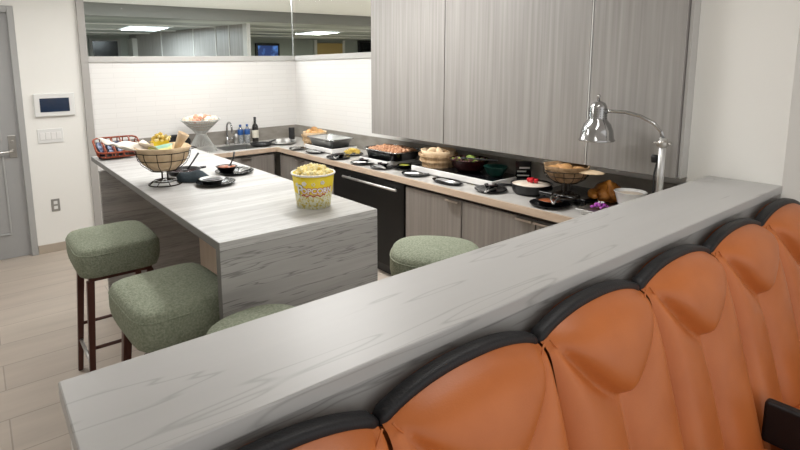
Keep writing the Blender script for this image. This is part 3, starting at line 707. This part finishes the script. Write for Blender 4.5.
wb2=wire_bowl(2.985,1.805,CT+.0555,.135,.085,.088,'dark wire bowl of bread rolls near the heat lamp',14,'paperdark')
zz=CT+.0555+.170
for k,(a,b,c,rr) in enumerate(((-.055,.05,0,.042),(-.06,-.045,0,.042),(.0,0,.0,.045),(.03,.06,-.01,.035),(.0,-.085,-.003,.038),(.055,-.03,-.012,.034))):
    o=obj('bread_roll',blob(BM(),0,0,0,rr,2,(1.15,1,.7),.05),'bread',None,True);o.location=(2.975+a,1.805+b,zz+c+.004);tag(o,'golden bread roll in the dark wire bowl by the lamp','bread','rolls in the dark wire bowl')
# flatbread leaning out
o=obj('flatbread',blob(BM(),0,0,0,.075,3,(1.25,.55,.10),.05,rot=Matrix.Identity(3)),'paper',None,True);o.location=(2.97,1.655,zz+.012);o.rotation_euler=(.15,0,-1.45);tag(o,'flat crisp bread sticking out of the wire bowl towards the lamp','bread')
# roast chicken on platter
t=thing('serving_platter','silver rectangular platter on a white base under the roast','platter',(3.05,1.50,CT),0)
obj('platter_base',bx(-.17,.19,-.13,.14,0,.03),'white',t,bevel=.004);obj('platter_top',bx(-.20,.22,-.15,.155,.0305,.038),'steel',t,bevel=.004)
t=thing('roast_chicken','golden brown roast chicken on the silver platter','roast chicken',(3.125,1.62,CT+.0385),.25)
bm=BM();I=Matrix.Identity(3)
bmesh.ops.create_icosphere(bm,subdivisions=3,radius=.078)
for v in bm.verts:
    c=v.co;k=1+.25*math.sin(max(-1,min(1,c.x/.07))*1.2);v.co=Vector((c.x*1.35,c.y*(1.0*k),c.z*.85*k+.055))
obj('body',bm,'roast',t,True)
for s in (-1,1):
    obj('drumstick',tube(BM(),[(.0,s*.055,.045),(-.05,s*.062,.05),(-.075,s*.045,.085 if s<0 else .05),(-.09 if s<0 else -.115,s*.035,.125 if s<0 else .052),(-.098 if s<0 else -.14,s*.03,.150 if s<0 else .055)],[.03,.034,.028,.012,.014],12),'roast',t,True)
    obj('wing',tube(BM(),[(.05,s*.065,.055),(.02,s*.085,.04),(.055,s*.092,.035)],[.016,.016,.009],10),'roast',t,True)
t=thing('purple_flower','bunch of purple orchid petals at the front of the platter','flower',(2.925,1.545,CT+.0385))
bm=BM()
for k in range(16):
    a=k*2.4;q=.012+.0022*k;blob(bm,q*math.cos(a),q*math.sin(a),.014+.001*(16-k)*1.3,.014,1,(1.1,.9,.5),.1)
obj('petals',bm,'purple',t,True);bm=BM()
for k in range(5): blob(bm,.012*math.cos(k*1.3),.012*math.sin(k*1.3),.043,.006,1,(1,1,.6),.1)
obj('petal_centres',bm,'white',t,True)
t=thing('dip_bowl','white ceramic bowl of creamy dip beside the roast chicken','bowl',(3.055,1.445,CT+.0385))
obj('bowl',lathe(BM(),[(0,0),(.05,0),(.062,.03),(.084,.105),(.087,.107),(.080,.107),(.055,.035),(0,.02)],34),'white',t,True);obj('dip',lathe(BM(),[(0,.06),(.066,.065),(.073,.092),(.04,.097),(0,.098)],28),'cream',t,True)
# heat lamp
t=thing('heat_lamp','chrome heat lamp with a bell shade on a curved arm','heat lamp',(2.915,1.235,CT))
obj('base',lathe(BM(),[(0,0),(.06,0),(.06,.012),(.02,.02),(.016,.04),(0,.04)],28),'chrome',t,True)
obj('post',lathe(BM(),[(0,.041),(.017,.041),(.017,.49),(0,.49)],18),'steel',t,True)
bm=lathe(BM(),[(.0145,.44),(.024,.445),(.026,.46),(.024,.475),(.0145,.48)],18);tube(bm,[(0,.022,.46),(0,.045,.46)],.006);tube(bm,[(0,-.022,.46),(0,-.04,.462)],[.006,.009])
obj('clamp_collar',bm,'handle',t,True)
obj('clamp_knob',lathe(BM(),[(0,-.03),(.014,-.028),(.018,0),(.014,.012),(0,.014)],14,0,.035,.385),'black',t,True)
ay,az=.352,.0
arm=[(0,0,.49),(0,.012,.525),(0,.05,.562),(0,.12,.595),(0,.20,.612),(0,.285,.612),(0,.315,.608)]
obj('arm',tube(BM(),arm,.0095,10),'chrome',t,True)
SZ=.44
sh=obj('lamp_shade',lathe(BM(),[(.094,0),(.097,.004),(.090,.012),(.083,.060),(.070,.095),(.050,.120),(.046,.130),(.046,.195),(.036,.215),(.012,.228),(0,.23),(0,.225),(.034,.21),(.043,.19),(.043,.130),(.066,.092),(.088,.010),(.094,0)],40,0,.352,SZ),'chrome',t,True)
obj('finial',lathe(BM(),[(0,.229),(.007,.229),(.007,.245),(.010,.25),(.007,.262),(0,.264)],14,0,.352,SZ),'chrome',sh,True)
bm=BM()
for r_ in range(5):
    for k in range(16):
        a=2*PI*k/16;blob(bm,.0465*math.cos(a),.352+.0465*math.sin(a),SZ+.13+r_*.013,.0028,1,(1,1,1),0)
obj('vent_holes',bm,'black',sh)
obj('bulb',blob(BM(),0,.352,SZ+.05,.032,2,(1,1,1.2),0,rot=I),'whitep',sh,True)
obj('power_cord',tube(BM(),[(0,.016,.385),(.0,.03,.30),(0,.028,.15),(.0,.062,.02),(.0,.09,.006),(.05,.12,.006)],.005,8),'black',t,True)
# ------------------------------------------------------------ island objects
wbi=wire_bowl(.90,3.10,IT,.158,.075,.125,'large bronze wire bowl lined with brown paper on the island')
ft=bpy.data.objects
zb=IT+.20
bm=BM()
def sheet(name,cx,cy,cz,w,l,rot,m,parent,amp=.02,fn=None,label=None):
    bm=BM();g=[[None]*13 for _ in range(13)]
    p1,p2=R.random()*6,R.random()*6
    for i in range(13):
        for j in range(13):
            x=(i/12-.5)*w;y=(j/12-.5)*l;z=amp*(math.sin(x*38+p1)+math.sin(y*33+p2+x*20))*.6
            if fn: x,y,z=fn(x,y,z)
            g[i][j]=bm.verts.new((x,y,z))
    for i in range(12):
        for j in range(12): bm.faces.new((g[i][j],g[i+1][j],g[i+1][j+1],g[i][j+1]))
    o=obj(name,bm,m,parent,True,solid=.0025);o.location=(cx,cy,cz);o.rotation_euler=rot
    if label:o['label']=label
    return o
o=sheet('paper_napkin',.735,3.20,zb+.035,.28,.26,(.12,.18,.3),'napkin',None,.016);tag(o,'crumpled white paper fanning out over the left side of the wire bowl','paper')
o=sheet('paper_fan',.845,3.17,zb+.02,.15,.15,(.5,.2,1.1),'napkin',None,.014);tag(o,'creased cream paper sheet in the middle of the wire bowl','paper')
o=obj('paper_cone',lathe(BM(),[(.008,0),(.020,.07),(.034,.15),(.031,.15),(.005,.01)],20),'paper',None,True);o.location=(.955,3.10,zb-.035);o.rotation_euler=(.05,.5,-.45);tag(o,'upright brown paper cone leaning right out of the wire bowl','paper cone')
o=sheet('snack_bag',.875,3.07,zb+.02,.14,.09,(.25,-.1,-.4),'mint',None,.008);tag(o,'mint green and yellow snack bag lying in the wire bowl','snack bag')
bm=BM()
for k in range(60):
    a=R.uniform(0,6.28);q=math.sqrt(R.random())*.055;blob(bm,.92+q*math.cos(a),3.20+q*math.sin(a),zb+.055+.035*(1-q/.06)+R.uniform(-.02,.01),.011,1,(1.2,1,.7),.25,R.choice((0,0,1)))
tag(obj('popped_snacks',bm,['chip','popcorn']),'yellow snack heap rising above the wire bowl','snacks','',kind='stuff')
o=obj('snack_box',lathe(BM(),[(0,0),(.05,0),(.065,.075),(.061,.075),(.046,.006),(0,.006)],4),'buckety',None);o.location=(.92,3.20,zb-.022);o.rotation_euler=(0,0,.5);tag(o,'small yellow snack box standing in the wire bowl','snack box')
# orange caddy
t=thing('cutlery_caddy','orange red slatted caddy propped at the far left corner of the island','caddy',(.90,4.31,IT),-.02)
bm=BM();hw,hl=.165,.115;tl=Matrix.Translation((0,-.10,.012))@Matrix.Rotation(.42,4,'X')@Matrix.Translation((0,.115,0))
def tb(pts,r): tube(bm,[tl@Vector(p) for p in pts],r,7)
for z,e in ((.05,0),(.002,-.012)):
    q=[v for v in sq(hw+e,hl+e,z,7,36)];tube(bm,[tl@Vector(v) for v in q],.007,7,True)
for i in range(26):
    v=sq(hw,hl,.05,7,26)[i];w=sq(hw-.012,hl-.012,.002,7,26)[i];tb([v,w],.0045)
obj('frame',bm,'redorange',t,True)
for k in range(4):
    x=-.10+k*.067;bm2=BM();tube(bm2,[tl@Vector((x,-hl,.05)),tl@Vector((x,hl,.05))],.006,7);tube(bm2,[tl@Vector((x,-hl+.01,.012)),tl@Vector((x,hl-.01,.012))],.004,7);obj('divider',bm2,'redorange',t,True)
bm=BM();box(bm,-hw+.012,hw-.012,-hl+.012,hl-.012,-.001,.004,0,tl);obj('tray_floor',bm,'black',t)
bm=BM();box(bm,-.12,.12,.10,.112,0.0,.10);obj('prop_foot',bm,'black',t)
for k in range(4):
    x=-.125+k*.067+.0;bm2=BM();box(bm2,x-.018,x+.018,-.07,.08,.006,.036,0,tl);o=obj('cutlery_packet',bm2,'blue' ,None,bevel=.008,seg=3);o.location=(.90,4.31,IT);tag(o,'blue and white packet in the orange caddy, %s slot'%('leftmost','second','third','fourth')[k],'packet','packets in the orange caddy')
t=thing('black_tray','flat black tray with silver tongs behind the wire bowl','tray',(1.215,4.22,IT),.1)
obj('tray',bx(-.09,.14,-.10,.10,0,.012),'blackg',t,bevel=.004)
tongs(1.19,4.15,IT+.0125,.3,'steel tongs on the flat black tray at the far end of the island',.2)
# pans and plates on island
t=thing('sauce_pan','black pan half hidden behind the wire bowl on the island','pan',(1.09,3.33,IT))
obj('pan_body',lathe(BM(),[(0,0),(.09,0),(.11,.03),(.112,.031),(.104,.031),(.088,.006),(0,.006)],30),'iron',t,True)
obj('lip_handle',tube(BM(),[(.105,-.01,.026),(.14,-.02,.03),(.15,.0,.03),(.105,.015,.026)],.006),'iron',t,True)
obj('sauce_layer',lathe(BM(),[(0,.0065),(.085,.0065),(.09,.014),(0,.016)],26),'darkred',t,True)
t=thing('serving_spoon','slim black spoon standing in the pan behind the wire bowl','spoon',(1.11,3.33,IT+.018))
obj('handle',tube(BM(),[(0,0,.005),(.05,.02,.05),(.10,.045,.10)],[.006,.005,.007]),'black',t,True);obj('scoop',blob(BM(),-.012,-.003,.006,.018,2,(1.3,1,.3),0,rot=I),'black',t,True)
plate(1.135,2.90,IT,.115,'black plate nearest the camera on the island',group='black plates on the island')
t=thing('steel_bowl','shallow steel ringed bowl on the nearest island plate','bowl',(1.12,2.915,IT+.0055))
obj('bowl',lathe(BM(),[(0,0),(.05,0),(.075,.028),(.078,.029),(.070,.029),(.048,.006),(0,.006)],28),'steel',t,True);obj('dark_filling',lathe(BM(),[(0,.0065),(.046,.0065),(.062,.021),(0,.024)],24),'iron',t,True)
bm=BM();bmesh.ops.create_icosphere(bm,subdivisions=3,radius=.09)
for v in bm.verts:
    c=v.co;w=math.sin(c.x*60)*.004+math.cos(c.y*50)*.003;v.co=Vector((c.x*1.15,c.y*.55,max(-.014,c.z*.5)+.014+w*2*(1 if c.z>0 else 0)))
o=obj('folded_cloth',bm,'mitt',None,True);o.location=(1.055,3.045,IT+.040);o.rotation_euler=(0,.03,-.5);tag(o,'dark slate folded cloth draped between the island pans','cloth')
o.location=(1.06,3.06,IT+.001)
plate(1.36,3.14,IT,.125,'black plate holding the red bowl near the right island edge',group='black plates on the island')
t=thing('red_dip_bowl','small black bowl of red salsa on the right island plate','bowl',(1.32,3.17,IT+.0055))
obj('bowl',lathe(BM(),[(0,0),(.04,0),(.068,.04),(.071,.041),(.064,.041),(.038,.006),(0,.006)],28),'iron',t,True);obj('salsa',lathe(BM(),[(0,.02),(.052,.026),(.06,.038),(0,.043)],24),'sauce',t,True)
tongs(1.405,3.09,IT+.012,.75,'steel tongs beside the red salsa bowl',.15)
t=thing('serving_spoon','upright dark spoon leaning in the red salsa bowl','spoon',(1.34,3.165,IT+.045))
obj('handle',tube(BM(),[(0,0,0),(.03,.01,.045),(.045,.02,.085)],[.005,.005,.007]),'black',t,True);obj('scoop',blob(BM(),0,0,.002,.013,2,(1.2,1,.35),0,rot=I),'black',t,True)
# ------------------------------------------------------------ popcorn bucket
px,py=1.335,2.135;BH=.165;r0,r1=.083,.104
t=thing('popcorn_bucket','yellow and white striped popcorn bucket with lettering, full of popcorn','bucket',(px,py,IT),0)
rad=lambda z:r0+(r1-r0)*z/BH
bm=lathe(BM(),[(0,0),(r0,0),(rad(.075),.075)],48,mi=0);obj('lower_print',bm,'bucketp',t,True)
bm=lathe(BM(),[(rad(.0752),.0752),(r1,BH),(r1-.004,BH),(rad(.02)-.004,.02),(0,.02)],48);obj('bucket_wall',bm,'buckety',t,True)
obj('rolled_rim',tube(BM(),circ(r1+.001,BH,48),.005,8,True),'bucketw',t,True)
camdir=math.atan2(-py,-px)
def wrap_text(txt,size,z,ang,m,name,off=.0016,bold=0,sx=1.0,parent=None,thick=.0006):
    cu=bpy.data.curves.new('t','FONT');cu.body=txt;cu.size=size;cu.align_x='CENTER';cu.extrude=thick;cu.offset=bold;cu.resolution_u=3;cu.space_character=1.02
    o=bpy.data.objects.new('t',cu);C.objects.link(o);dg=bpy.context.evaluated_depsgraph_get();me=bpy.data.meshes.new_from_object(o.evaluated_get(dg))
    bpy.data.objects.remove(o)
    b=BM();b.from_mesh(me);bmesh.ops.triangulate(b,faces=b.faces[:])
    bmesh.ops.subdivide_edges(b,edges=[e for e in b.edges if e.calc_length()>.008],cuts=2)
    for v in b.verts:
        zz_=z+v.co.y;rr=rad(zz_)+off+v.co.z;a=ang+v.co.x*sx/rad(z);v.co=Vector((rr*math.cos(a),rr*math.sin(a),zz_))
    return obj(name,b,m,parent or t)
wrap_text('OPCORN',.036,.080,camdir+.20,'bucketw','lettering',.0030,.0012,1.0)
wrap_text('OPCORN',.036,.080,camdir+.20,'red','lettering_outline',.0014,.0032,1.0,thick=.0004)
wrap_text('P',.066,.074,camdir-.72,'bucketw','lettering',.0030,.0012,1.0)
wrap_text('P',.066,.074,camdir-.72,'black','lettering_outline',.0014,.0034,1.0,thick=.0004)
for k,(a,z,s) in enumerate(((-.45,.128,.012),(.45,.132,.009),(.0,.125,.006),(-.9,.12,.008))):
    bm=BM();A=camdir+a
    for q in range(5): blob(bm,(rad(z)+.001)*math.cos(A+.07*math.cos(q*1.26)),(rad(z)+.001)*math.sin(A+.07*math.cos(q*1.26)),z+.006*math.sin(q*1.26),s*.55,1,(1,1,1),.1)
    obj('printed_kernel',bm,'bucketw',t,True)
bm=BM()
for q in range(28):
    a0=camdir-.62+q*.045;z=.0685+.004*math.sin(q*.8);c=(rad(z)+.0015);blob(bm,c*math.cos(a0),c*math.sin(a0),z,.0034,1,(1,1,.8),0)
obj('red_ribbon_print',bm,'red',t)
bm=BM()
for q in range(5):
    a0=camdir-1.05;z=.03+q*.022;c=rad(z)+.0012
bm=BM()
for k in range(230):
    a=R.uniform(0,6.28);q=math.sqrt(R.random())*.088;h=BH-.012+.040*(1-(q/.095)**2)+R.uniform(-.012,.006)
    cx,cy=q*math.cos(a),q*math.sin(a)
    for w in range(3): blob(bm,px+cx+R.uniform(-.007,.007),py+cy+R.uniform(-.007,.007),IT+h+R.uniform(-.005,.006),.0095,1,(1,1,1),.22)
tag(obj('popcorn',bm,'popcorn',None,True),'yellow buttered popcorn heaped in the striped bucket','popcorn','',kind='stuff')
for o in bpy.data.objects:
    if 'group' in o and o['group']=='': del o['group']
# ------------------------------------------------------------ lights
def area(x,y,z,sx,sy,p,col=(1,.985,.965),rot=(0,0,0)):
    l=bpy.data.lights.new('area','AREA');l.shape='RECTANGLE';l.size=sx;l.size_y=sy;l.energy=p;l.color=col
    o=bpy.data.objects.new('area_light',l);o.location=(x,y,z);o.rotation_euler=rot;C.objects.link(o);return o
ceil_light(2.1,3.1,.15,.60,2.78,'long slim ceiling lamp over the kitchen aisle')
ceil_light(2.0,4.9,.45,.12,2.78,'short ceiling lamp near the tiled back wall')
ceil_light(.0,4.0,.30,.30,2.78,'square ceiling lamp above the door side floor')
ceil_light(1.6,.9,.6,.10,2.78,'unseen slim fill lamp added above the marble ledge')  # out-of-view fitting added, with its area light, to brighten the right wall
area(2.1,3.1,2.74,.3,1.3,53)
area(2.0,4.9,2.74,.9,.25,19)
area(0,4.0,2.74,.6,.6,28)
area(1.6,.9,2.74,1.2,.2,6)
area(2.6,9.6,2.50,.6,.8,60,(.85,.95,1));area(6.2,9.6,2.50,.6,.8,60,(.92,1,.85))
area(2.3,6.12,2.68,2.2,.25,130,(.97,1,1));area(6.5,4.2,2.68,3,1.2,190,(.97,1,1));area(9,7,2.66,2,1,120,(.97,1,1))  # unseen lamps without fittings, added to brighten the corridor ceiling
w=bpy.data.worlds.new('World');bpy.context.scene.world=w;w.use_nodes=True
w.node_tree.nodes['Background'].inputs[0].default_value=(1,.98,.96,1);w.node_tree.nodes['Background'].inputs[1].default_value=1.0
# ------------------------------------------------------------ camera
cam=bpy.data.cameras.new('Camera');co=bpy.data.objects.new('Camera',cam);C.objects.link(co);bpy.context.scene.camera=co
r=Vector((.81756215,-.57559199,-.01691123));u=Vector((.09880495,.11128765,.98886432));f=Vector((.56730037,.81012895,-.14785591))
m=Matrix((( r.x,u.x,-f.x,0),(r.y,u.y,-f.y,0),(r.z,u.z,-f.z,1.7955),(0,0,0,1)));co.matrix_world=m
cam.sensor_width=36;cam.sensor_fit='HORIZONTAL';cam.lens=523.121/800*36
cam.shift_x=(400-339.2903)/800;cam.shift_y=(144.6574-225)/800;cam.clip_start=.02
s=bpy.context.scene;s.view_settings.view_transform='Standard';s.view_settings.look='None';s.view_settings.exposure=0;s.view_settings.gamma=1;s.view_settings.use_curve_mapping=False
